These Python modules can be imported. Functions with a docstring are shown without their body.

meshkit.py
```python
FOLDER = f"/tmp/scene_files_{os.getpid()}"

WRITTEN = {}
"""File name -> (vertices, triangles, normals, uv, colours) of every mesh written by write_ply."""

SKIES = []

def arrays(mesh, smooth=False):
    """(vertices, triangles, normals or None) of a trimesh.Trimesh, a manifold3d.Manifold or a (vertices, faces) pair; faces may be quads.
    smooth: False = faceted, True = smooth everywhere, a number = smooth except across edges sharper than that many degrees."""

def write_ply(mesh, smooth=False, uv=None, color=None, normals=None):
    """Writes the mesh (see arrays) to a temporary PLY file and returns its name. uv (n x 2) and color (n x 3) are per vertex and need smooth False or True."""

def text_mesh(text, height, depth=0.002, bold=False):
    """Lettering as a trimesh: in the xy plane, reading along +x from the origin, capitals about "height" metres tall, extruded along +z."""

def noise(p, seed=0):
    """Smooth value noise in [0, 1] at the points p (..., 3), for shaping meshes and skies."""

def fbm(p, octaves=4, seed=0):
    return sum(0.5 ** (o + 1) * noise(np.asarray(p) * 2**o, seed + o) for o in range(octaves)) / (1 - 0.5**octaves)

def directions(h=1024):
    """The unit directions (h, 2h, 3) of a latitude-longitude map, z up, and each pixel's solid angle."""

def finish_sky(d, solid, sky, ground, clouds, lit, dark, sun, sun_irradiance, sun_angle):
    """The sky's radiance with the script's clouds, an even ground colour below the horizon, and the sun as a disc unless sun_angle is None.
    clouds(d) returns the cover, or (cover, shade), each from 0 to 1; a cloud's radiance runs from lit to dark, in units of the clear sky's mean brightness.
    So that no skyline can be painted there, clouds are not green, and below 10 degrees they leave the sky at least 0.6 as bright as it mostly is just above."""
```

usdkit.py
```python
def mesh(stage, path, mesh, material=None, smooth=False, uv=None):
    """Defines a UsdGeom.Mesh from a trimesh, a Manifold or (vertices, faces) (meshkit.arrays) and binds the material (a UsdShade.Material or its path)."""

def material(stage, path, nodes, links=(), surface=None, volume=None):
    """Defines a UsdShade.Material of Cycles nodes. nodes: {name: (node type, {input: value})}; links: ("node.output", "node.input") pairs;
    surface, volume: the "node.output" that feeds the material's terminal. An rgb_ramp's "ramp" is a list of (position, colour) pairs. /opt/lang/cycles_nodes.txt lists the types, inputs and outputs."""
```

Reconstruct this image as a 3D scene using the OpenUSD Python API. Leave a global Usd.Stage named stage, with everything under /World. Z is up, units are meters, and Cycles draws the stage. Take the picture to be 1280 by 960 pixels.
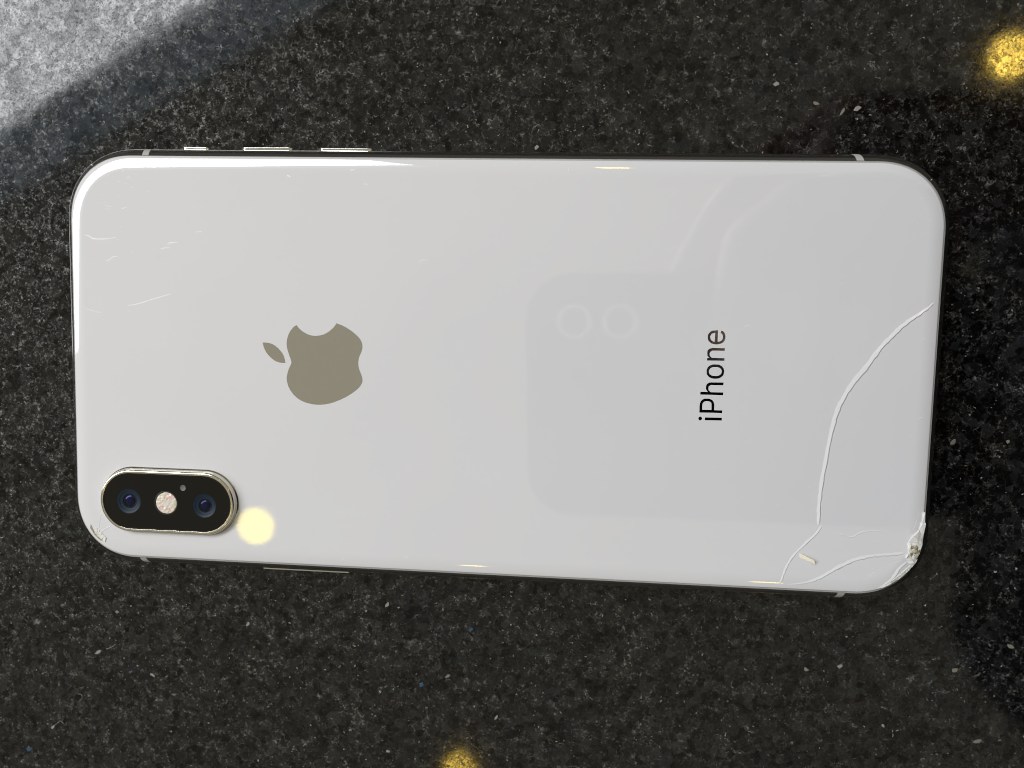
import math, random
import numpy as np
import trimesh, manifold3d as m3, shapely.geometry as sg
from shapely import affinity
import usdkit, meshkit
from pxr import Usd, UsdGeom, UsdLux, UsdShade, Gf, Sdf

stage = Usd.Stage.CreateInMemory()
UsdGeom.SetStageUpAxis(stage, UsdGeom.Tokens.z)
UsdGeom.SetStageMetersPerUnit(stage, 1.0)
UsdGeom.Xform.Define(stage, '/World')
MM = 0.001

# ------------------------------------------------------------------ camera
ROT = np.array([[0.996442, 0.024225, -0.080724], [-0.030761, 0.996261, -0.080731], [0.078467, 0.082927, 0.993462]])
EYE = np.array([14.1207, 8.2622, 129.9214])           # mm
FOCAL = 952.158                                       # in pixels of a 1280 wide picture
cam = UsdGeom.Camera.Define(stage, '/World/camera')
M = np.eye(4); M[:3, :3] = ROT; M[3, :3] = EYE * MM
cam.AddTransformOp().Set(Gf.Matrix4d(*M.ravel()))
cam.CreateFocalLengthAttr(4.25)
cam.CreateHorizontalApertureAttr(4.25 * 1280 / FOCAL)
cam.CreateVerticalApertureAttr(4.25 * 960 / FOCAL)
cam.CreateClippingRangeAttr(Gf.Vec2f(0.004, 50.0))
cam.CreateFStopAttr(4.0)
cam.CreateFocusDistanceAttr(0.1225)
cam.CreateExposureAttr(0.06)

# ------------------------------------------------------------------ light
def look(prim, pos, toward):
    """places a light so that its -z axis points from pos to toward (metres)"""
    z = np.array(pos, float) - np.array(toward, float); z /= np.linalg.norm(z)
    x = np.cross([0, 0, 1.0], z)
    x = x / np.linalg.norm(x) if np.linalg.norm(x) > 1e-6 else np.array([1.0, 0, 0])
    y = np.cross(z, x)
    m = np.eye(4); m[0, :3], m[1, :3], m[2, :3], m[3, :3] = x, y, z, pos
    UsdGeom.Xformable(prim).AddTransformOp().Set(Gf.Matrix4d(*m.ravel()))

def rect(name, pos, toward, w, h, power, color):
    l = UsdLux.RectLight.Define(stage, '/World/' + name)
    l.CreateWidthAttr(w); l.CreateHeightAttr(h); l.CreateIntensityAttr(power); l.CreateColorAttr(Gf.Vec3f(*color))
    look(l, pos, toward)

AZ = np.array([-0.494, 0.8695])                         # the way to the window
WD, WTOP, WLOW, WW = 1.70, 2.70, 1.46, 3.6            # its distance, top, bottom, width
along = np.array([-AZ[1], AZ[0]])                     # to the left as seen from the table
wc = AZ * WD + along * 1.6
wz = (WTOP + WLOW) / 2
rect('window_light', (*wc, wz), (*(wc - AZ), wz), WW, WTOP - WLOW, 9.3, (0.94, 0.975, 1.0))
rect('window_head_light', (*(wc + AZ * 0.01), WTOP + 0.25), (*(wc - AZ), WTOP + 0.25), WW, 0.46, 0.7, (0.58, 0.78, 1.0))
rect('ceiling_light', (0, 0, 3.3), (0, 0, 0), 14.0, 14.0, 0.30, (1.0, 0.93, 0.72))
for k, (x, y) in enumerate([(-0.738, -0.503), (0.936, 0.601), (-0.233, -1.092), (0.10, 0.88), (-0.66, 0.90), (0.56, -1.30)]):
    l = UsdLux.DiskLight.Define(stage, f'/World/down_light_{k:03d}')
    l.CreateRadiusAttr(0.036 if k == 2 else 0.046); l.CreateIntensityAttr(6.6 if k == 0 else (27.0, 18.0)[k - 1] if k < 3 else 14.0); l.CreateColorAttr(Gf.Vec3f(1.0, 0.80, 0.0) if k == 0 else Gf.Vec3f(1.0, 0.66, 0.10))
    look(l, (x, y, 1.64), (x, y, 0))
room = UsdLux.DomeLight.Define(stage, '/World/room_light')
room.CreateIntensityAttr(0.02); room.CreateColorAttr(Gf.Vec3f(1.0, 0.96, 0.88))

# ------------------------------------------------------------------ helpers
def at(px, py, z):
    """point (mm) on the level plane z seen at a pixel of the 1280 x 960 photograph"""
    d = ROT.T @ np.array([(px - 640) / FOCAL, (480 - py) / FOCAL, -1.0])
    return EYE + d * (z - EYE[2]) / d[2]

used = {}
def path(name, parent):
    base = str(parent.GetPath()) if parent else '/World'
    k = (base, name); n = used.get(k, -1) + 1; used[k] = n
    return f'{base}/{name}' + (f'_{n:03d}' if n else '')

def tag(prim, label=None, category=None, group=None, kind=None):
    for k, v in dict(label=label, category=category, group=group, kind=kind).items():
        if v: prim.SetCustomDataByKey(k, v)
    return prim

def thing(name, loc=(0, 0, 0)):
    x = UsdGeom.Xform.Define(stage, path(name, None)); x.AddTranslateOp().Set(Gf.Vec3d(*(np.array(loc) * MM)))
    return x.GetPrim()

def obj(name, mesh, mat, parent=None, smooth=35, **tags):
    """one Mesh prim; the mesh is given in millimetres"""
    v, f, n = meshkit.arrays(mesh, False)
    t = trimesh.Trimesh(v * MM, f, process=False)
    if smooth: t.merge_vertices(digits_vertex=9)
    p = usdkit.mesh(stage, path(name, parent), t, mat, smooth=smooth).GetPrim()
    return tag(p, **tags)

def mat(name, nodes, links=(), surface='p.BSDF'):
    return usdkit.material(stage, '/World/Looks/' + name, nodes, links, surface)

def simple(name, color, rough=0.4, metal=0.0, **kw):
    return mat(name, {'p': ('principled_bsdf', dict(base_color=color, roughness=rough, metallic=metal, **kw))})

def loop(hx, hy, r, n=18, e=2.0, m=10):
    """closed outline of a rectangle with corners of a superellipse, counter-clockwise"""
    pts = []
    r = max(r, 0.05)
    for q, (sx, sy) in enumerate([(1, 1), (-1, 1), (-1, -1), (1, -1)]):
        t = np.linspace(0, math.pi / 2, n)
        c = np.c_[np.cos(t) ** (2 / e), np.sin(t) ** (2 / e)] * r
        if q % 2: c = c[::-1]
        pts.append(np.c_[sx * (hx - r + c[:, 0]), sy * (hy - r + c[:, 1])])
    out = []
    for q in range(4):
        out.append(pts[q])
        a, b = pts[q][-1], pts[(q + 1) % 4][0]
        out.append(a + (b - a) * np.linspace(0, 1, m + 2)[1:-1, None])
    return np.vstack(out)

def loft(rings, cap_first=True, cap_last=True):
    n = len(rings[0]); v = np.vstack(rings); f = []
    i = np.arange(n); j = (i + 1) % n
    for k in range(len(rings) - 1):
        a, b = k * n, (k + 1) * n
        f += [np.c_[a + i, a + j, b + j], np.c_[a + i, b + j, b + i]]
    for on, base, ring, flip in ((cap_first, 0, rings[0], True), (cap_last, (len(rings) - 1) * n, rings[-1], False)):
        if on:
            v = np.vstack([v, ring.mean(0)]); c = len(v) - 1
            t = np.c_[np.full(n, c), base + i, base + j]
            f.append(t[:, ::-1] if flip else t)
    return trimesh.Trimesh(v, np.vstack(f), process=False)

def lift(xy, z): return np.c_[xy, np.full(len(xy), z)]

def plate(poly, z0, z1):
    t = trimesh.creation.extrude_polygon(poly, z1 - z0, engine='earcut'); t.apply_translation([0, 0, z0]); return t

def catmull(pts, n=8):
    p = np.asarray(pts, float); p = np.vstack([2 * p[0] - p[1], p, 2 * p[-1] - p[-2]]); out = []
    for k in range(1, len(p) - 2):
        t = np.linspace(0, 1, n, endpoint=False)[:, None]
        a, b, c, d = p[k - 1], p[k], p[k + 1], p[k + 2]
        out.append(0.5 * (2 * b + (c - a) * t + (2 * a - 5 * b + 4 * c - d) * t ** 2 + (3 * b - a - 3 * c + d) * t ** 3))
    return np.vstack(out + [p[-2:-1]])

def lathe(profile, n=40):
    return trimesh.creation.revolve(np.array(profile, float), sections=n)

# ------------------------------------------------------------------ materials
def granite():
    def rng_(lo, hi, a=0.0, b=1.0): return ('map_range', {'range_type': 'linear', 'from_min': lo, 'from_max': hi, 'to_min': a, 'to_max': b, 'clamp': True})
    def math_(t, **k): return ('math', {'math_type': t, **k})
    N = {'geo': ('geometry', {}),
         'mm': ('vector_math', {'math_type': 'scale', 'scale': 1000.0}),
         'wn': ('noise_texture', {'scale': 1.5, 'detail': 5.0, 'roughness': 0.62}),
         'wc': ('vector_math', {'math_type': 'subtract', 'vector2': (0.5, 0.5, 0.5)}),
         'ws': ('vector_math', {'math_type': 'scale', 'scale': 1.6}),
         'wp': ('vector_math', {'math_type': 'add'}),
         # plates of dark mineral, some millimetres across, and the small grains along their seams
         'plate': ('voronoi_texture', {'scale': 0.80, 'feature': 'f1'}), 'plates': ('separate_color', {'color_type': 'rgb'}),
         'seam': ('voronoi_texture', {'scale': 0.80, 'feature': 'distance_to_edge'}), 'seamm': rng_(0.0, 0.26, 1.0, 0.18),
         'grain': ('voronoi_texture', {'scale': 3.7, 'feature': 'f1'}), 'grains': ('separate_color', {'color_type': 'rgb'}), 'grainm': rng_(0.30, 1.0),
         'patch': ('noise_texture', {'scale': 0.50, 'detail': 6.0, 'roughness': 0.7, 'distortion': 0.8}), 'patchm': rng_(0.37, 0.60),
         'x1': math_('multiply'), 'x2a': math_('multiply'), 'x2': math_('multiply'),
         'mott': ('noise_texture', {'scale': 0.17, 'detail': 5.0, 'roughness': 0.62, 'distortion': 1.6}), 'mottm': rng_(0.36, 0.64, 0.35, 1.35), 'mottc': rng_(0.36, 0.62, 0.66, 1.0), 'cwx': math_('multiply'),
         # threads of pale mineral
         'thread': ('voronoi_texture', {'scale': 0.95, 'feature': 'distance_to_edge'}), 'threadm': rng_(0.0, 0.075, 1.0, 0.0),
         'tmask': ('noise_texture', {'scale': 0.7, 'detail': 3.0}), 'tmaskm': rng_(0.50, 0.66, 0.0, 0.55),
         'x3': math_('multiply'), 'x4': math_('add', use_clamp=True),
         'ramp': ('rgb_ramp', {'ramp': [(0.0, (0.0012, 0.0012, 0.0012)), (0.15, (0.003, 0.003, 0.0029)), (0.35, (0.012, 0.012, 0.012)), (0.6, (0.052, 0.052, 0.052)), (0.8, (0.14, 0.14, 0.138)), (1.0, (0.22, 0.22, 0.215))]}),
         'tone': ('rgb_ramp', {'ramp': [(0.0, (0.0, 0.0, 0.0)), (0.5, (0.0015, 0.0016, 0.0018)), (0.8, (0.006, 0.0063, 0.007)), (1.0, (0.012, 0.013, 0.0145))]}),
         'base': ('mix_color', {'blend_type': 'add', 'fac': 1.0, 'use_clamp': False}),
         'big': ('noise_texture', {'scale': 0.05, 'detail': 3.0}),
         'tint': ('rgb_ramp', {'ramp': [(0.25, (0.85, 0.95, 1.1)), (0.45, (0.98, 1.0, 1.0)), (0.6, (1.04, 1.0, 0.92)), (0.75, (1.15, 0.98, 0.88))]}),
         'mul': ('mix_color', {'blend_type': 'multiply', 'fac': 1.0, 'use_clamp': False}),
         # rare bright specks
         'v3': ('voronoi_texture', {'scale': 1.5, 'feature': 'f1'}), 'v3s': ('separate_color', {'color_type': 'rgb'}),
         'rare': math_('greater_than', value2=0.90), 'near': math_('less_than', value2=0.17), 'spk': math_('multiply'),
         'bright': ('mix_color', {'blend_type': 'mix', 'b': (0.34, 0.33, 0.30)}),
         # each grain leans its own way
         'fn1': ('noise_texture', {'scale': 2.2, 'detail': 5.0, 'roughness': 0.7}),
         'fmix': ('mix_vector', {'fac': 0.5}),
         'fs': ('vector_math', {'math_type': 'subtract', 'vector2': (0.5, 0.5, 0.5)}), 'fk': ('vector_math', {'math_type': 'scale', 'scale': 1.35}),
         'fa': ('vector_math', {'math_type': 'add'}), 'fn': ('vector_math', {'math_type': 'normalize'}),
         'spec': rng_(0.05, 0.7, 0.0, 1.0),
         # the polish is poorer on the grains than on the plates
         'pol': math_('multiply_add', value2=0.5), 'cw': rng_(0.15, 0.75, 1.0, 0.22), 'pcw': rng_(0.15, 0.8, 0.60, 1.0), 'cww': math_('multiply'), 'crn': rng_(0.10, 0.6, 0.014, 0.10),
         'b1': ('bump', {'strength': 0.05, 'distance': 0.00003}),
         'p': ('principled_bsdf', {'roughness': 0.36, 'coat_ior': 1.70})}
    L = [('geo.position', 'mm.vector1'), ('mm.vector', 'wn.vector'), ('wn.color', 'wc.vector1'), ('wc.vector', 'ws.vector1'), ('mm.vector', 'wp.vector1'), ('ws.vector', 'wp.vector2')]
    L += [('wp.vector', k + '.vector') for k in ('plate', 'seam', 'grain', 'thread', 'v3')] + [('mm.vector', k + '.vector') for k in ('patch', 'tmask', 'big', 'fn1')]
    L += [('plate.color', 'plates.color'), ('grain.color', 'grains.color'), ('seam.distance', 'seamm.value'), ('grains.r', 'grainm.value'), ('patch.fac', 'patchm.value'),
          ('grainm.result', 'x1.value1'), ('seamm.result', 'x1.value2'), ('x1.value', 'x2a.value1'), ('patchm.result', 'x2a.value2'), ('mm.vector', 'mott.vector'), ('mott.fac', 'mottm.value'), ('mott.fac', 'mottc.value'), ('x2a.value', 'x2.value1'), ('mottm.result', 'x2.value2'),
          ('thread.distance', 'threadm.value'), ('tmask.fac', 'tmaskm.value'), ('threadm.result', 'x3.value1'), ('tmaskm.result', 'x3.value2'),
          ('x2.value', 'x4.value1'), ('x3.value', 'x4.value2'), ('x4.value', 'ramp.fac'), ('plates.r', 'tone.fac'), ('ramp.color', 'base.a'), ('tone.color', 'base.b'),
          ('big.fac', 'tint.fac'), ('base.result', 'mul.a'), ('tint.color', 'mul.b'),
          ('v3.color', 'v3s.color'), ('v3s.r', 'rare.value1'), ('v3.distance', 'near.value1'), ('rare.value', 'spk.value1'), ('near.value', 'spk.value2'),
          ('spk.value', 'bright.fac'), ('mul.result', 'bright.a'), ('bright.result', 'p.base_color'),
          ('grain.color', 'fmix.a'), ('fn1.color', 'fmix.b'), ('fmix.result', 'fs.vector1'), ('fs.vector', 'fk.vector1'), ('geo.normal', 'fa.vector1'), ('fk.vector', 'fa.vector2'), ('fa.vector', 'fn.vector1'), ('fn.vector', 'p.normal'),
          ('x4.value', 'spec.value'), ('spec.result', 'p.specular_ior_level'),
          ('grains.g', 'pol.value1'), ('x4.value', 'pol.value3'), ('pol.value', 'cw.value'), ('cw.result', 'cww.value1'), ('plates.g', 'pcw.value'), ('pcw.result', 'cww.value2'), ('cww.value', 'cwx.value1'), ('mottc.result', 'cwx.value2'), ('cwx.value', 'p.coat_weight'), ('pol.value', 'crn.value'), ('crn.result', 'p.coat_roughness'),
          ('fn1.fac', 'b1.height'), ('b1.normal', 'p.coat_normal')]
    return mat('granite', N, L)

GRANITE = granite()
BACK = mat('white_back_glass', {'geo': ('geometry', {}), 'n': ('noise_texture', {'scale': 35.0, 'detail': 2.0}), 'sm': ('noise_texture', {'scale': 140.0, 'detail': 5.0, 'roughness': 0.65, 'distortion': 1.0}),
           'cr': ('rgb_ramp', {'ramp': [(0.40, (0.012, 0.012, 0.012)), (0.62, (0.04, 0.04, 0.04))]}),
           'r': ('rgb_ramp', {'ramp': [(0.3, (0.775, 0.775, 0.825)), (0.7, (0.79, 0.79, 0.84))]}),
           'p': ('principled_bsdf', {'roughness': 0.6, 'specular_ior_level': 0.0, 'coat_weight': 1.0, 'coat_roughness': 0.012, 'coat_ior': 1.72})},
           [('geo.position', 'n.vector'), ('n.fac', 'r.fac'), ('r.color', 'p.base_color'), ('geo.position', 'sm.vector'), ('sm.fac', 'cr.fac'), ('cr.color', 'p.coat_roughness')])
STEEL = mat('polished_steel', {'geo': ('geometry', {}), 'n': ('noise_texture', {'scale': 900.0, 'detail': 4.0}),
            'r': ('rgb_ramp', {'ramp': [(0.35, (0.06, 0.06, 0.06)), (0.75, (0.16, 0.16, 0.16))]}),
            'p': ('principled_bsdf', {'base_color': (0.70, 0.69, 0.66), 'metallic': 1.0})},
            [('geo.position', 'n.vector'), ('n.fac', 'r.fac'), ('r.color', 'p.roughness')])
RING_STEEL = simple('camera_ring_steel', (0.72, 0.69, 0.60), 0.13, 1.0)
EMBLEM = simple('emblem_mirror', (0.70, 0.685, 0.645), 0.10, 1.0)
LETTER = simple('lettering_mirror', (0.80, 0.79, 0.78), 0.06, 1.0)
GASKET = simple('grey_gasket', (0.46, 0.45, 0.45), 0.35)
BAND = simple('antenna_plastic', (0.50, 0.50, 0.48), 0.5)
SCREEN = simple('black_screen_glass', (0.006, 0.006, 0.007), 0.05, 0, coat_weight=0.5)
COVER = mat('black_cover_glass', {'geo': ('geometry', {}), 's': ('vector_math', {'math_type': 'scale', 'scale': 1000.0}),
            'v': ('voronoi_texture', {'scale': 1.5}), 'vs': ('separate_color', {'color_type': 'rgb'}),
            'n': ('math', {'math_type': 'less_than', 'value2': 0.055}), 'q': ('math', {'math_type': 'greater_than', 'value2': 0.45}), 'm': ('math', {'math_type': 'multiply'}),
            'mix': ('mix_color', {'a': (0.006, 0.005, 0.004), 'b': (0.10, 0.095, 0.075)}),
            'p': ('principled_bsdf', {'roughness': 0.03, 'specular_ior_level': 0.35})},
            [('geo.position', 's.vector1'), ('s.vector', 'v.vector'), ('v.distance', 'n.value1'), ('v.color', 'vs.color'), ('vs.g', 'q.value1'), ('n.value', 'm.value1'), ('q.value', 'm.value2'), ('m.value', 'mix.fac'), ('mix.result', 'p.base_color')])
LENS_BLUE = simple('lens_blue', (0.010, 0.024, 0.046), 0.45, 0, specular_ior_level=0.25)
LENS_DARK = simple('lens_dark', (0.003, 0.004, 0.010), 0.06)
LENS_COAT = simple('lens_coating', (0.006, 0.010, 0.022), 0.10, 0, specular_ior_level=0.5, specular_tint=(0.35, 0.3, 1.0))
FLASH = mat('flash_diffuser', {'geo': ('geometry', {}), 's': ('vector_math', {'math_type': 'scale', 'scale': 1000.0}),
            'v': ('voronoi_texture', {'scale': 2.3, 'feature': 'smooth_f1'}), 'vs': ('separate_color', {'color_type': 'rgb'}),
            'r': ('rgb_ramp', {'ramp': [(0.0, (0.70, 0.66, 0.45)), (0.35, (0.82, 0.76, 0.70)), (0.55, (0.88, 0.80, 0.78)), (0.75, (0.86, 0.46, 0.42)), (1.0, (0.72, 0.70, 0.68))]}),
            'b': ('bump', {'strength': 0.6, 'distance': 0.0003}),
            'p': ('principled_bsdf', {'roughness': 0.22, 'coat_weight': 0.6})},
            [('geo.position', 's.vector1'), ('s.vector', 'v.vector'), ('v.color', 'vs.color'), ('vs.r', 'r.fac'), ('r.color', 'p.base_color'), ('v.distance', 'b.height'), ('b.normal', 'p.normal')])
FLASH_RIM = simple('flash_rim', (0.05, 0.045, 0.04), 0.25, 0.5)
MIC = simple('microphone_mesh', (0.16, 0.155, 0.15), 0.5, 0.2)
CRACK = simple('crack_glass', (0.85, 0.845, 0.89), 0.16, 0, specular_ior_level=0.9)
SLIVER = simple('sliver_glass', (0.72, 0.72, 0.70), 0.5, 0, specular_ior_level=0.0, coat_weight=0.3, coat_roughness=0.06)
SCRATCH = simple('scratch_glass', (0.92, 0.92, 0.94), 0.35)
CHIP = mat('chipped_glass', {'g': ('geometry', {}), 'r': ('rgb_ramp', {'ramp': [(0.0, (0.86, 0.86, 0.84)), (0.55, (0.80, 0.79, 0.74)), (0.8, (0.60, 0.56, 0.40)), (1.0, (0.88, 0.88, 0.86))]}),
           'p': ('principled_bsdf', {'roughness': 0.12, 'specular_ior_level': 0.7})}, [('g.random_per_island', 'r.fac'), ('r.color', 'p.base_color')])
GRIME = simple('grime', (0.40, 0.35, 0.23), 0.5)
WHITE_FLECK = simple('white_fleck', (0.27, 0.265, 0.25), 0.35)
PALE_FLECK = simple('pale_fleck', (0.20, 0.19, 0.16), 0.35)
BLUE_FLECK = simple('blue_fleck', (0.02, 0.075, 0.15), 0.3)
FIBRE = simple('lint', (0.30, 0.29, 0.27), 0.8)
SKIN = simple('skin', (0.80, 0.57, 0.48), 0.45, 0, subsurface_weight=0.1, subsurface_scale=0.003)
CLOTH = simple('dark_cloth', (0.012, 0.011, 0.012), 0.9)
HAIR = simple('dark_hair', (0.012, 0.009, 0.007), 0.5)
HELD = simple('held_phone_glass', (0.012, 0.012, 0.013), 0.1)
HELD_RING = simple('held_phone_ring', (0.85, 0.85, 0.85), 0.12, 1.0)

# ------------------------------------------------------------------ the setting: a polished granite counter
top = thing('countertop'); tag(top, 'polished black speckled granite countertop under the phone', 'countertop', kind='structure')
slab = loft([lift(loop(700, 450, 8), -30), lift(loop(702, 452, 10), -28), lift(loop(702, 452, 10), -4), lift(loop(700.5, 450.5, 9), -1), lift(loop(698, 448, 8), 0)])
obj('slab', slab, GRANITE, top)
rng = random.Random(11)
def flake(px, py, r, stretch=1.4, turn=0.0, h=0.02):
    c = at(px, py, 0)[:2]; n = rng.randint(6, 8); a = np.sort([k * 2 * math.pi / n + rng.uniform(-.3, .3) for k in range(n)])
    rr = np.array([r * 0.137 * rng.uniform(.65, 1.15) for _ in a])
    p = np.c_[np.cos(a) * rr * stretch, np.sin(a) * rr / stretch ** .5]
    ct, st = math.cos(turn), math.sin(turn); p = p @ np.array([[ct, st], [-st, ct]]) + c
    return loft([lift(p, -0.01), lift(c + (p - c) * .85, h)], cap_first=False)
for px, py, r, s, t, m in [(970, 105, 3.4, 1.3, .4, WHITE_FLECK), (1072, 135, 4.0, 1.6, .5, WHITE_FLECK), (1053, 140, 3.2, 1.9, 1.0, PALE_FLECK), (1020, 129, 3, 1.5, -.4, PALE_FLECK),
                           (671, 184, 3.3, 1.2, .9, WHITE_FLECK), (484, 756, 3.2, 1.3, .8, WHITE_FLECK), (310, 780, 3.0, 1.5, .9, WHITE_FLECK), (123, 815, 3.0, 2.0, .5, WHITE_FLECK), (191, 844, 2.6, 1.6, -.6, WHITE_FLECK),
                           (66, 909, 3.0, 1.6, .6, WHITE_FLECK), (146, 765, 2.8, 1.2, 0, PALE_FLECK), (1050, 833, 3.0, 1.2, .3, WHITE_FLECK), (1104, 907, 2.8, 1.2, -.9, WHITE_FLECK), (1008, 837, 3.0, 1.3, -.7, PALE_FLECK),
                           (1193, 838, 3.6, 1.3, .5, PALE_FLECK), (1222, 927, 3.8, 1.5, .3, PALE_FLECK), (1263, 808, 3.4, 1.5, -.3, PALE_FLECK), (620, 897, 2.6, 1.6, 1.0, WHITE_FLECK), (485, 939, 2.4, 1.3, 0, WHITE_FLECK), (560, 845, 2.8, 1.6, .7, PALE_FLECK),
                           (527, 856, 3.0, 1.3, 1.1, BLUE_FLECK), (589, 787, 2.8, 1.3, .4, BLUE_FLECK), (36, 936, 3.6, 1.5, 1.4, BLUE_FLECK), (1260, 552, 2.6, 1.2, .5, PALE_FLECK), (1192, 552, 3.4, 1.4, .9, PALE_FLECK)]:
    obj('fleck', flake(px, py, r, s, t), m, top, smooth=False)

# ------------------------------------------------------------------ the phone
HX, HY, RC, EXP = 71.8, 35.45, 12.2, 2.18
INSET = 1.55
phone = thing('mobile_phone')
tag(phone, 'white glass backed phone lying face down on black granite, one corner cracked', 'phone')
def ring(inset, z): return lift(loop(HX - inset, HY - inset, RC - inset, n=26, e=EXP), z)
def bulge(t):                                         # -1..1 : profile of the steel band
    return 2.77 * (1 - math.sqrt(max(0, 1 - abs(t) ** 2.3)))
prof = [(bulge(t), 3.85 + 3.55 * t) for t in np.linspace(.91, -.91, 21)]
obj('frame', loft([ring(a, z) for a, z in prof[::-1]], False, False), STEEL, phone, smooth=60)
obj('gasket', loft([ring(INSET - .06, 6.8), ring(INSET - .04, 6.99), ring(INSET + .34, 7.05), ring(INSET + .40, 6.8)], False, False), GASKET, phone, smooth=30)
# glass back: level middle, rim rounded down
GI, GW, GD, TOPZ = INSET + .34, 2.3, 0.31, 7.7
gr = []
Rg = (GW ** 2 + GD ** 2) / (2 * GD)
for s in np.linspace(0, 1, 15):                       # from edge to middle
    d = GW * (1 - s)
    gr.append((GI + GW * s, TOPZ - (Rg - math.sqrt(Rg ** 2 - d ** 2))))
gr = [(GI, 6.9), (GI - .02, gr[0][1] - .12), (GI + .02, gr[0][1] - .04)] + [(a + .05, z) for a, z in gr]
rings = [ring(a, z) for a, z in gr] + [ring(7.0, TOPZ), ring(11.5, TOPZ)]
back = loft(rings, False, True)
obj('back_glass', back, BACK, phone, smooth=60)
obj('screen', loft([ring(INSET + 1.6, 0.0), ring(INSET + .8, .06), ring(INSET + .2, .35), ring(INSET + .1, .75)], True, False), SCREEN, phone, smooth=60)

# antenna bands, set in the steel band
def strip_on_band(x0, x1, side, proud=.03, slant=0.6):
    """a strip of the band's section between x0 and x1 on the long side"""
    a = prof[:12]
    v = []
    for k, (i, z) in enumerate(a):
        sh = slant * k / len(a)
        for x in (x0, x1): v.append([x + sh, side * (HY - i + proud), z + proud * .5])
    f = []
    for k in range(len(a) - 1):
        q = 2 * k; f += [[q, q + 2, q + 1], [q + 1, q + 2, q + 3]] if side > 0 else [[q, q + 1, q + 2], [q + 1, q + 3, q + 2]]
    return trimesh.Trimesh(v, f, process=False)
xb = [at(186, 190, 6)[0], at(1073, 195, 6)[0]]
for x, s, sl in ((xb[0], 1, -.8), (xb[1], 1, -.8), (at(187, 699, 5)[0], -1, .8), (at(1046, 742, 5)[0], -1, -.8)):
    obj('antenna_band', strip_on_band(x - .55, x + .55, s, slant=sl), BAND, phone, smooth=60)

def button(x0, x1, side, h=1.8, proud=.44):
    c = loop((x1 - x0) / 2, h / 2, h / 2.05, n=10)
    r = [np.c_[c[:, 0] * k + (x0 + x1) / 2, np.full(len(c), side * (HY + d)), c[:, 1] * k + 3.9] for d, k in ((-.5, 1), (proud - .12, 1), (proud, .96))]
    if side > 0: r = [q[::-1] for q in r]
    return loft(r, False, True)
bx = lambda px, py: at(px, py, 3.9)[0]
obj('mute_switch', button(bx(229, 186), bx(264, 186), 1, 1.4, .38), STEEL, phone)
obj('volume_button', button(bx(303, 186), bx(369, 186), 1), STEEL, phone)
obj('volume_button', button(bx(399, 186), bx(468, 186), 1), STEEL, phone)
obj('side_button', button(bx(328, 712), bx(440, 715), -1, 1.7, .28), STEEL, phone)

# ---- emblem and lettering (flat, under the glass)
def px_poly(pts, u, v, s): return [tuple(at(u + a / s, v + b / s, TOPZ)[:2]) for a, b in pts]
bite = [(485, 180), (505, 207), (540, 237), (590, 263), (650, 273), (712, 262), (760, 237), (800, 202), (827, 165)]
rest = [(827, 165), (890, 190), (958, 233), (1012, 280), (1040, 320), (1050, 362), (1042, 407), (1022, 455), (1014, 505), (1021, 555), (1040, 607), (1050, 650), (1040, 690), (1003, 733), (932, 784),
        (850, 825), (770, 852), (690, 864), (610, 857), (532, 832), (470, 788), (425, 728), (403, 665), (402, 618), (415, 565), (434, 522), (440, 500), (433, 470), (410, 403), (400, 345), (406, 290), (425, 242), (453, 203), (485, 180)]
outline = np.vstack([catmull(bite, 5)[:-1], catmull(rest, 5)[:-1]])
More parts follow.
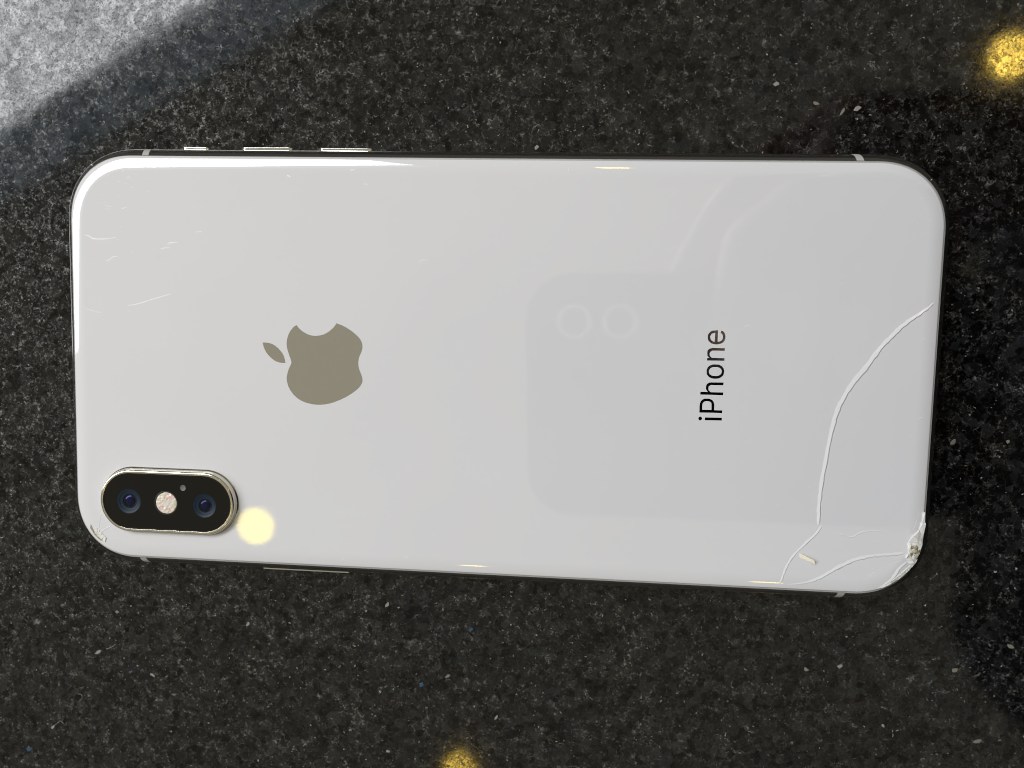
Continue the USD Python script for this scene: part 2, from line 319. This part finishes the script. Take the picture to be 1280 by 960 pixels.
leaf = np.vstack([catmull([(193, 330), (250, 334), (302, 358), (350, 404), (378, 452), (390, 505)], 5)[:-1], catmull([(390, 505), (343, 503), (293, 482), (245, 440), (211, 388), (193, 330)], 5)[:-1]])
obj('emblem', plate(sg.Polygon(px_poly(outline, 300, 380, 6.857)), 7.69, 7.706), EMBLEM, phone, smooth=False)
obj('emblem_leaf', plate(sg.Polygon(px_poly(leaf, 300, 380, 6.857)), 7.69, 7.706), EMBLEM, phone, smooth=False)
# lettering reads from the lower to the upper side of the picture
p0, p1 = at(902.2, 526.0, TOPZ)[:2], at(906.5, 412.8, TOPZ)[:2]
x_axis = (p1 - p0) / np.linalg.norm(p1 - p0); ang = math.atan2(x_axis[1], x_axis[0])
lt = meshkit.text_mesh('iPhone', 3.55, 0.016)
wid = lt.bounds[1, 0] - lt.bounds[0, 0]
lt.apply_translation([-lt.bounds[0, 0], 0, 0]); lt.apply_scale([np.linalg.norm(p1 - p0) / wid, 1, 1])
lt.apply_transform(trimesh.transformations.rotation_matrix(ang, [0, 0, 1])); lt.apply_translation([*p0, 7.69])
for piece in sorted(lt.split(only_watertight=False), key=lambda m: m.centroid[1]):
    obj('letter', piece, LETTER, phone, smooth=False)

# ---- camera bump
bc = at(208, 628.2, 8.85)[:2]; BL, BR = 11.15, 4.75
def stad(grow, z): return lift(loop(BL + grow, BR + grow, BR + grow - .01, n=24) + bc, z)
bump = loft([stad(.95, 7.66), stad(.86, 7.74), stad(.70, 7.84), stad(.62, 8.1), stad(.60, 8.5), stad(.56, 8.68), stad(.48, 8.79), stad(.38, 8.868), stad(.22, 8.891), stad(.06, 8.90), stad(.0, 8.86), stad(-.02, 8.6)], False, False)
cb = obj('camera_bump', bump, RING_STEEL, phone, smooth=60)
holes = []
def cam_at(px, py, z=8.8): return at(px, py, z)[:2]
cover = sg.Polygon(stad(-.06, 0)[:, :2])
lens_spots = [(cam_at(160.8, 626.3), 2.12), (cam_at(255.3, 632.3), 2.02)]
fl, mi = cam_at(207.6, 628.8), cam_at(228.4, 609.8)
obj('black_band', loft([stad(-.03, 8.6), stad(-.03, 8.86), stad(-.12, 8.86), stad(-.14, 8.6)], False, False), SCREEN, cb)
for c, r in lens_spots: cover = cover.difference(sg.Point(c).buffer(r, 24))
cover = cover.difference(sg.Point(fl).buffer(2.05, 24)).difference(sg.Point(mi).buffer(.52, 12))
obj('cover_glass', plate(cover, 8.5, 8.82), COVER, cb, smooth=30)
for c, r in lens_spots:
    def put(m): m.apply_translation([*c, 0]); return m
    obj('lens_barrel', put(lathe([(r, 8.81), (r * .97, 8.76), (r * .80, 8.66), (r * .78, 8.60), (r * .60, 8.52)])), LENS_BLUE, cb)
    obj('lens_iris', put(lathe([(r * .61, 8.525), (r * .52, 8.50), (r * .50, 8.44), (r * .30, 8.38), (0, 8.36)])), LENS_DARK, cb)
    obj('lens', put(lathe([(r * .46, 8.42), (r * .40, 8.52), (r * .28, 8.60), (r * .14, 8.64), (0, 8.65)])), LENS_COAT, cb)
fm = lathe([(2.04, 8.815), (1.98, 8.835), (1.86, 8.82), (1.82, 8.70)]); fm.apply_translation([*fl, 0]); obj('flash_rim', fm, FLASH_RIM, cb)
fm = lathe([(1.83, 8.70), (1.7, 8.77), (1.2, 8.79), (.6, 8.80), (0, 8.80)]); fm.apply_translation([*fl, 0]); obj('flash', fm, FLASH, cb)
fm = lathe([(.53, 8.80), (.44, 8.74), (0, 8.72)], 20); fm.apply_translation([*mi, 0]); obj('microphone', fm, MIC, cb)

# ---- cracks and scratches: low ridges in the glass
def back_z(xy):
    """height of the glass back over a point of the plan"""
    x, y = abs(xy[0]), abs(xy[1])
    r = RC; dx, dy = x - (HX - r), y - (HY - r)
    i = min(HX - x, HY - y) if dx < 0 or dy < 0 else r - (dx ** EXP + dy ** EXP) ** (1 / EXP)
    d = min(max(GI + GW + .05 - i, 0), GW)
    return TOPZ - (Rg - math.sqrt(Rg ** 2 - d ** 2))

def ridge(pts, widths, height=.14, apex=.72, n=6, wob=.1, seed=1, flip=False, jag=0.0):
    """low ridge along pixels pts, wide slope to the left of its run (or the right if flip); widths in pixels"""
    r = random.Random(seed)
    p = catmull(pts, n); w = np.interp(np.linspace(0, 1, len(p)), np.linspace(0, 1, len(widths)), widths) * .131
    q = np.array([at(a, b, TOPZ)[:2] for a, b in p])
    if jag: q[1:-1] += np.array([[r.gauss(0, jag), r.gauss(0, jag)] for _ in q[1:-1]])
    t = np.gradient(q, axis=0); t /= np.linalg.norm(t, axis=1, keepdims=True); nn = np.c_[-t[:, 1], t[:, 0]] * (-1 if flip else 1)
    v, f = [], []
    for k in range(len(q)):
        ww = max(w[k] * (1 + r.uniform(-wob, wob)), .04); end = k in (0, len(q) - 1)
        for s, h in ((.5, -.015), (.5 - apex * .55, .55), (.5 - apex, 1.0), (-.5, -.015)):
            c = q[k] + nn[k] * ww * s
            v.append([*c, back_z(c) + (h * height * min(1, ww / .6) if h > 0 and not end else h if h < 0 else 0.0)])
    for k in range(len(q) - 1):
        for j in range(3):
            a, b = k * 4 + j, k * 4 + 4 + j
            f += [[a, b, a + 1], [a + 1, b, b + 1]] if flip else [[a, a + 1, b], [a + 1, b + 1, b]]
    return trimesh.Trimesh(v, f, process=False)

crack_a = [(1169, 377), (1160, 385), (1147, 394), (1132, 404.5), (1115, 420), (1100, 436), (1085, 456), (1067, 478), (1054, 498), (1046, 515), (1040, 537), (1034.5, 562), (1030.5, 585), (1026, 610), (1023.5, 635), (1023, 656)]
cracks = [(crack_a, [1.5, 4.5, 6, 7, 7.5, 8, 8, 7.5, 7, 6, 6, 5.5, 5], True, .15),
          ([(1027, 657), (1020, 667), (1006, 680), (993, 693), (984, 706), (979, 718), (975, 731)], [4, 4, 4.5, 4, 4, 3.5, 3], True, .12),
          ([(1023, 665), (1022, 674), (1020.5, 684)], [2, 1.5, .8], True, .06),
          ([(1041.5, 665.5), (1054, 668.5), (1066, 670.8), (1074, 666), (1085, 664), (1100, 664), (1113, 667)], [1, 3, 3, 3, 2.5, 2, 1], False, .1),
          ([(1068, 671.5), (1091, 676), (1105, 678), (1119, 680.5)], [1, 1.8, 1.5, 1.5], False, .05),
          ([(984.5, 731), (1005, 728.8), (1021, 724), (1036, 715.8), (1054, 706), (1071, 699), (1093, 694.5), (1115, 693), (1131, 691)], [2, 3.5, 4.5, 5.5, 6, 5.5, 5, 4.5, 4], False, .15),
          ([(1031, 588), (1028, 612), (1026.5, 640)], [.8, 1.2, .8], True, .04), ([(1128, 700), (1112, 706), (1092, 716), (1079, 727)], [1.2, 1.4, 1.0, .6], False, .04),
          ([(1131, 686), (1119, 680.5)], [1.2, .8], False, .04), ([(1100, 437), (1108, 441), (1112, 447)], [1, .9, .5], True, .04), ([(1150, 640), (1146, 652), (1141, 664)], [.8, 1.6, 2], True, .06),
          ([(1134, 702), (1124, 711), (1118, 720), (1111, 728), (1098, 736.5)], [3.5, 5, 5, 4, 2], True, .14)]
for k, (pts, w, fl_, h) in enumerate(cracks):
    obj('crack', ridge(pts, [x * .90 for x in w], h * .85, seed=k, flip=fl_, wob=.22, jag=.022, n=5), CRACK, phone, smooth=25)
scratches = [([(105, 293.5), (111, 295), (117, 298.6), (130, 299), (145.5, 297)], [1, 1.8, 2.2, 2, 1]), ([(158.8, 382.2), (172.5, 380), (190, 374.5), (214, 367.3)], [1.2, 1.8, 1.8, 1.4]),
             ([(209, 305.7), (214, 303.4), (223, 303)], [1.5, 2.2, .8]), ([(201, 311), (206, 310.2), (213, 310)], [1.2, 1.6, .8]), ([(132, 326), (137, 325), (142, 321), (147.5, 320.6)], [.8, 1.8, 1.8, 1]),
             ([(243.8, 290.2), (252.5, 289.6)], [1.2, 1.2]), ([(131, 252), (133, 257.5), (140, 258.3)], [1, 1.2, .8]), ([(107.5, 386), (127.5, 391.5)], [1, .6]), ([(358.8, 219.3), (363.8, 221.5)], [2.4, 2]),
             ([(523.8, 327.8), (527, 325.6), (530, 325), (535, 326.2)], [1, 1.2, 1.2, .8]), ([(438, 213), (444, 211.5)], [2.5, 1.5]), ([(455, 230), (460, 230.4)], [1.5, .8]), ([(710.5, 214), (711.5, 208.5)], [1, .7]), ([(152, 261), (159, 259)], [1.6, .8]),
             ([(930, 408), (938, 406)], [.9, .6]), ([(897, 417.6), (901, 417.8)], [.8, .6]), ([(1153, 424), (1158, 422.5)], [.9, .6]), ([(1148, 523), (1155, 521)], [1.2, .6]), ([(429, 698), (426, 701.5)], [1.3, 1]), ([(506, 698), (510, 695)], [1.2, .8])]
for k, (pts, w) in enumerate(scratches):
    obj('scratch', ridge(pts, w, .07, .5, n=4, seed=50 + k), SCRATCH, phone, smooth=25)
fine = []
rs = random.Random(4)
def tick(x, y, l, w, a):
    return ridge([(x, y), (x + l * math.cos(a) / 2 + rs.uniform(-.4, .4), y + l * math.sin(a) / 2), (x + l * math.cos(a), y + l * math.sin(a))], [w * .6, w, w * .5], .05, .5, n=2, seed=int(x * 7 + y))
for _ in range(46): fine.append(tick(rs.gauss(148, 24), rs.gauss(228, 16) if rs.random() < .7 else rs.gauss(300, 40), rs.uniform(1, 5), rs.uniform(.5, 1.1), rs.uniform(-.6, .6)))
for _ in range(110): fine.append(tick(rs.uniform(120, 1140), rs.uniform(225, 680), rs.uniform(1, 4), rs.uniform(.3, .7), rs.uniform(-1.2, .6)))
for _ in range(34): fine.append(tick(rs.uniform(180, 1120), 203 + rs.uniform(0, 10), rs.uniform(1.5, 5), rs.uniform(.4, .9), rs.uniform(-1.2, 1.2)))
for _ in range(16): fine.append(tick(rs.uniform(300, 345), rs.uniform(655, 690), rs.uniform(1, 3), rs.uniform(.4, .8), rs.uniform(-1.2, 1.2)))
for _ in range(22): fine.append(tick(rs.uniform(1140, 1165), rs.uniform(220, 300), rs.uniform(1.5, 4), rs.uniform(.5, 1), rs.uniform(-1.2, 1.2)))
fine = [m for m in fine if max(abs(m.vertices[:, 0])) < HX - 2.3 and max(abs(m.vertices[:, 1])) < HY - 2.0]
obj('fine_scratches', trimesh.util.concatenate(fine), SCRATCH, phone, smooth=False, kind='stuff')

# a loose sliver between the cracks, tipped towards a ceiling lamp
sp = at(1008.3, 697.7, TOPZ); lamp = np.array([-233., -1092., 1640.])
nrm = (EYE - sp) / np.linalg.norm(EYE - sp) + (lamp - sp) / np.linalg.norm(lamp - sp); nrm /= np.linalg.norm(nrm)
sliver = np.array([at(a, b, TOPZ) for a, b in ((998.8, 695.8), (1017.6, 704.4), (1016.8, 699.5), (1000.4, 691.4))])
sliver[:, 2] -= ((sliver - sliver.mean(0)) @ nrm) / nrm[2]; sliver[:, 2] += TOPZ + .015 - sliver[:, 2].min()
obj('glass_sliver', loft([sliver * [1, 1, 0] + [0, 0, TOPZ - .05], sliver], False, True), SLIVER, phone, smooth=False)

# shattered corner: many little tilted splinters
def splinters(zone, n, seed, size, hmax):
    r = random.Random(seed); poly = sg.Polygon([at(a, b, TOPZ)[:2] for a, b in zone]); pts = []
    x0, y0, x1, y1 = poly.bounds
    while len(pts) < n:
        q = (r.uniform(x0, x1), r.uniform(y0, y1))
        if poly.contains(sg.Point(q)): pts.append(q)
    from shapely.ops import voronoi_diagram
    out = []
    for c in voronoi_diagram(sg.MultiPoint(pts), envelope=poly).geoms:
        c = c.intersection(poly).buffer(-.015)
        if c.is_empty or c.geom_type != 'Polygon' or c.area < .01: continue
        xy = np.array(c.exterior.coords)[:-1]; ctr = xy.mean(0); g = np.array([r.uniform(-1, 1), r.uniform(-1, 1)]) * size
        zt = np.array([back_z(p) + .03 + r.uniform(0, hmax) * .3 + hmax * .5 + np.clip((p - ctr) @ g, -hmax * .5, hmax * .5) for p in xy])
        ring0 = np.c_[xy, [back_z(p) - .05 for p in xy]]; ring1 = np.c_[xy, zt]
        if sg.Polygon(xy).exterior.is_ccw is False: ring0, ring1 = ring0[::-1], ring1[::-1]
        out.append(loft([ring0, ring1], False, True))
    return trimesh.util.concatenate(out)
obj('chipped_glass', splinters([(1156.5, 640), (1153, 655), (1148, 665), (1140, 671), (1134, 680), (1136, 690), (1132, 697), (1137, 705), (1143, 704), (1150, 693), (1154.5, 676), (1157.5, 655)], 17, 5, .55, .26), CHIP, phone, smooth=False, label='shattered splinters of glass at the cracked corner')
obj('chipped_glass', splinters([(1140, 706), (1148, 699), (1146, 704), (1136, 715), (1124, 725), (1111, 732.5), (1101, 736.5), (1109, 731), (1125, 719)], 26, 6, .3, .1), CHIP, phone, smooth=False)
obj('chipped_glass', splinters([(118, 666), (124, 672), (131, 678), (133, 672), (126, 665), (121, 660)], 14, 8, .3, .12), CHIP, phone, smooth=False)
obj('grime', splinters([(1137, 683), (1145, 680), (1152, 690), (1146, 698), (1137, 696)], 16, 15, .6, .30), GRIME, phone, smooth=False)
for k, (pts, w) in enumerate([([(127, 641), (125, 650), (124, 660)], [1.5, 2, 2.5]), ([(139, 658), (131, 662), (125, 667)], [2, 2.5, 3])]):
    obj('crack', ridge(pts, w, .1, seed=80 + k), CRACK, phone, smooth=25)
obj('grime', splinters([(113, 655), (117, 664), (124, 672), (128, 676), (125, 676), (117, 669), (112, 660)], 14, 9, .2, .05), GRIME, phone, smooth=False)

# ------------------------------------------------------------------ lint on the granite
def fibre(pts, rad):
    p = catmull(pts, 5); q = np.array([[*at(a, b, 0)[:2], .06 + .05 * math.sin(k)] for k, (a, b) in enumerate(p)])
    rings = []
    for k in range(len(q)):
        t = q[min(k + 1, len(q) - 1)] - q[max(k - 1, 0)]; t /= np.linalg.norm(t); s = np.cross(t, [0, 0, 1]); s /= np.linalg.norm(s); u = np.cross(s, t)
        rings.append(np.array([q[k] + rad * (math.cos(a) * s + math.sin(a) * u) for a in np.arange(6) * math.pi / 3]))
    return loft(rings)
for pts, lab in [([(98, 867), (102, 868), (103, 872), (100, 876)], 'tiny bent white lint fibre on the granite below the camera end of the phone'),
                 ([(68, 907), (73, 903), (76, 901), (80, 904)], 'short pale lint fibre lying near the lower left corner of the counter'),
                 ([(133, 811), (139, 809), (145, 805)], 'short pale thread on the granite beside an elongated white fleck')]:
    obj('lint_fibre', fibre(pts, .045), FIBRE, None, smooth=60, label=lab, category='lint')

# ------------------------------------------------------------------ the photographer above the counter, seen only mirrored in the glass and the granite
def world(x, y, z): return EYE + np.array([x, y, z]) @ ROT    # from the lens: right, up, back (mm)
held = thing('held_phone'); tag(held, 'dark phone held level above the counter to take the picture', 'phone')
def hold(m): m.vertices = np.array([world(*v) for v in m.vertices]); return m
off = np.array([60.0, -24.8])
sl = loft([lift(loop(h, w, r) + off, z) for h, w, r, z in ((74.1, 38.7, 13.5, 1.0), (75.6, 39.8, 14.5, 1.6), (76.0, 40.3, 15, 4.5), (75.6, 39.8, 14.5, 7.6), (74.1, 38.7, 13.5, 8.4))])
obj('body', hold(sl), HELD, held)
for x in (0.0, 14.6):
    g = lathe([(4.3, 1.2), (4.3, .5), (4.7, .4), (5.7, .4), (6.0, .6), (6.0, 1.2)]); g.apply_translation([x, 0, 0]); obj('lens_ring', hold(g), HELD_RING, held)

def chain(bones):
    out = m3.Manifold()
    for (a, ra), (b, rb) in bones:
        s = [m3.Manifold.sphere(r, 16).translate(tuple(map(float, c))) for c, r in ((a, ra), (b, rb))]
        out = out + m3.Manifold.batch_hull(s)
    return out
def limb(js): return [(js[k], js[k + 1]) for k in range(len(js) - 1)]
def soft(man, l, it=10):
    m = man.refine_to_length(l).to_mesh(); t = trimesh.Trimesh(m.vert_properties[:, :3], m.tri_verts); trimesh.smoothing.filter_taubin(t, iterations=it); return t
W_ = world
fingers = [[(W_(90, 41, -4), 9.5), (W_(67, 32, -12), 11), (W_(53, 22, -13), 10), (W_(49, -4, -10.5), 8.6)],
           [(W_(94, 42, -3), 9.5), (W_(79, 30, -10), 9), (W_(69, 11, -9.8), 8.2), (W_(66, -10, -8.4), 7.4)],
           [(W_(106, 38, -3), 9), (W_(95, 24, -10), 8.6), (W_(87, 6, -9.5), 8), (W_(85, -13, -8.2), 7.2)],
           [(W_(117, 34, -2), 8), (W_(110, 19, -9), 7.4), (W_(105, 3, -8.5), 6.8), (W_(103, -10, -7.5), 6.2)],
           [(W_(92, 62, 14), 12), (W_(68, 50, 22), 11), (W_(50, 34, 19), 9.5), (W_(38, 14, 17.5), 8.5)]]
palm = m3.Manifold.batch_hull([m3.Manifold.sphere(r, 16).translate(tuple(map(float, c))) for c, r in [(W_(82, 46, 0), 10), (W_(117, 36, 0), 9), (W_(92, 62, 12), 12), (W_(130, 58, 14), 14), (W_(146, 48, 12), 14)]])
wrist, elbow, shoulder = W_(143, 52, 14), np.array([430., 105., 215.]), np.array([480., 130., 500.])
skin = chain(sum([limb(f) for f in fingers], [])) + palm + chain(limb([(wrist, 19), (wrist * .75 + elbow * .25, 24), (elbow, 36), (shoulder, 40), (np.array([470., -60., 545.]), 50), (np.array([420., -60., 560.]), 52)]))
head_c = np.array([330., -40., 690.])
skin = skin + chain(limb([(np.array([420., -60., 560.]), 52), (np.array([365., -48., 640.]), 52)])) + m3.Manifold.sphere(1, 32).scale((82, 72, 100)).translate(tuple(head_c)) \
    + m3.Manifold.sphere(1, 16).scale((22, 14, 18)).translate((head_c[0] - 84, head_c[1], head_c[2] - 25)) + m3.Manifold.sphere(1, 16).scale((14, 10, 24)).translate((head_c[0], head_c[1] + 74, head_c[2])) + m3.Manifold.sphere(1, 16).scale((14, 10, 24)).translate((head_c[0], head_c[1] - 74, head_c[2]))
person = thing('person'); tag(person, 'person in dark clothes leaning over the counter and holding up a phone', 'person')
obj('body', soft(skin, 5), SKIN, person, smooth=60)
shirt = chain(limb([(wrist * .86 + elbow * .14, 31), (wrist * .62 + elbow * .38, 37), (elbow, 46), (shoulder, 62), (np.array([500., -60., 530.]), 92), (np.array([480., -250., 500.]), 62), (np.array([420., -330., 240.]), 46), (np.array([330., -300., 30.]), 38)]))
shirt = shirt + m3.Manifold.batch_hull([m3.Manifold.sphere(r, 20).translate(c) for c, r in [((420., 80., 500.), 85), ((420., -230., 500.), 85), ((450., 60., 120.), 90), ((450., -230., 120.), 90), ((640., -60., -200.), 140)]])
obj('shirt', soft(shirt, 14), CLOTH, person, smooth=60)
obj('hair', soft(m3.Manifold.sphere(1, 32).scale((92, 84, 100)).translate((head_c[0] + 18, head_c[1], head_c[2] + 22)), 12), HAIR, person, smooth=60)
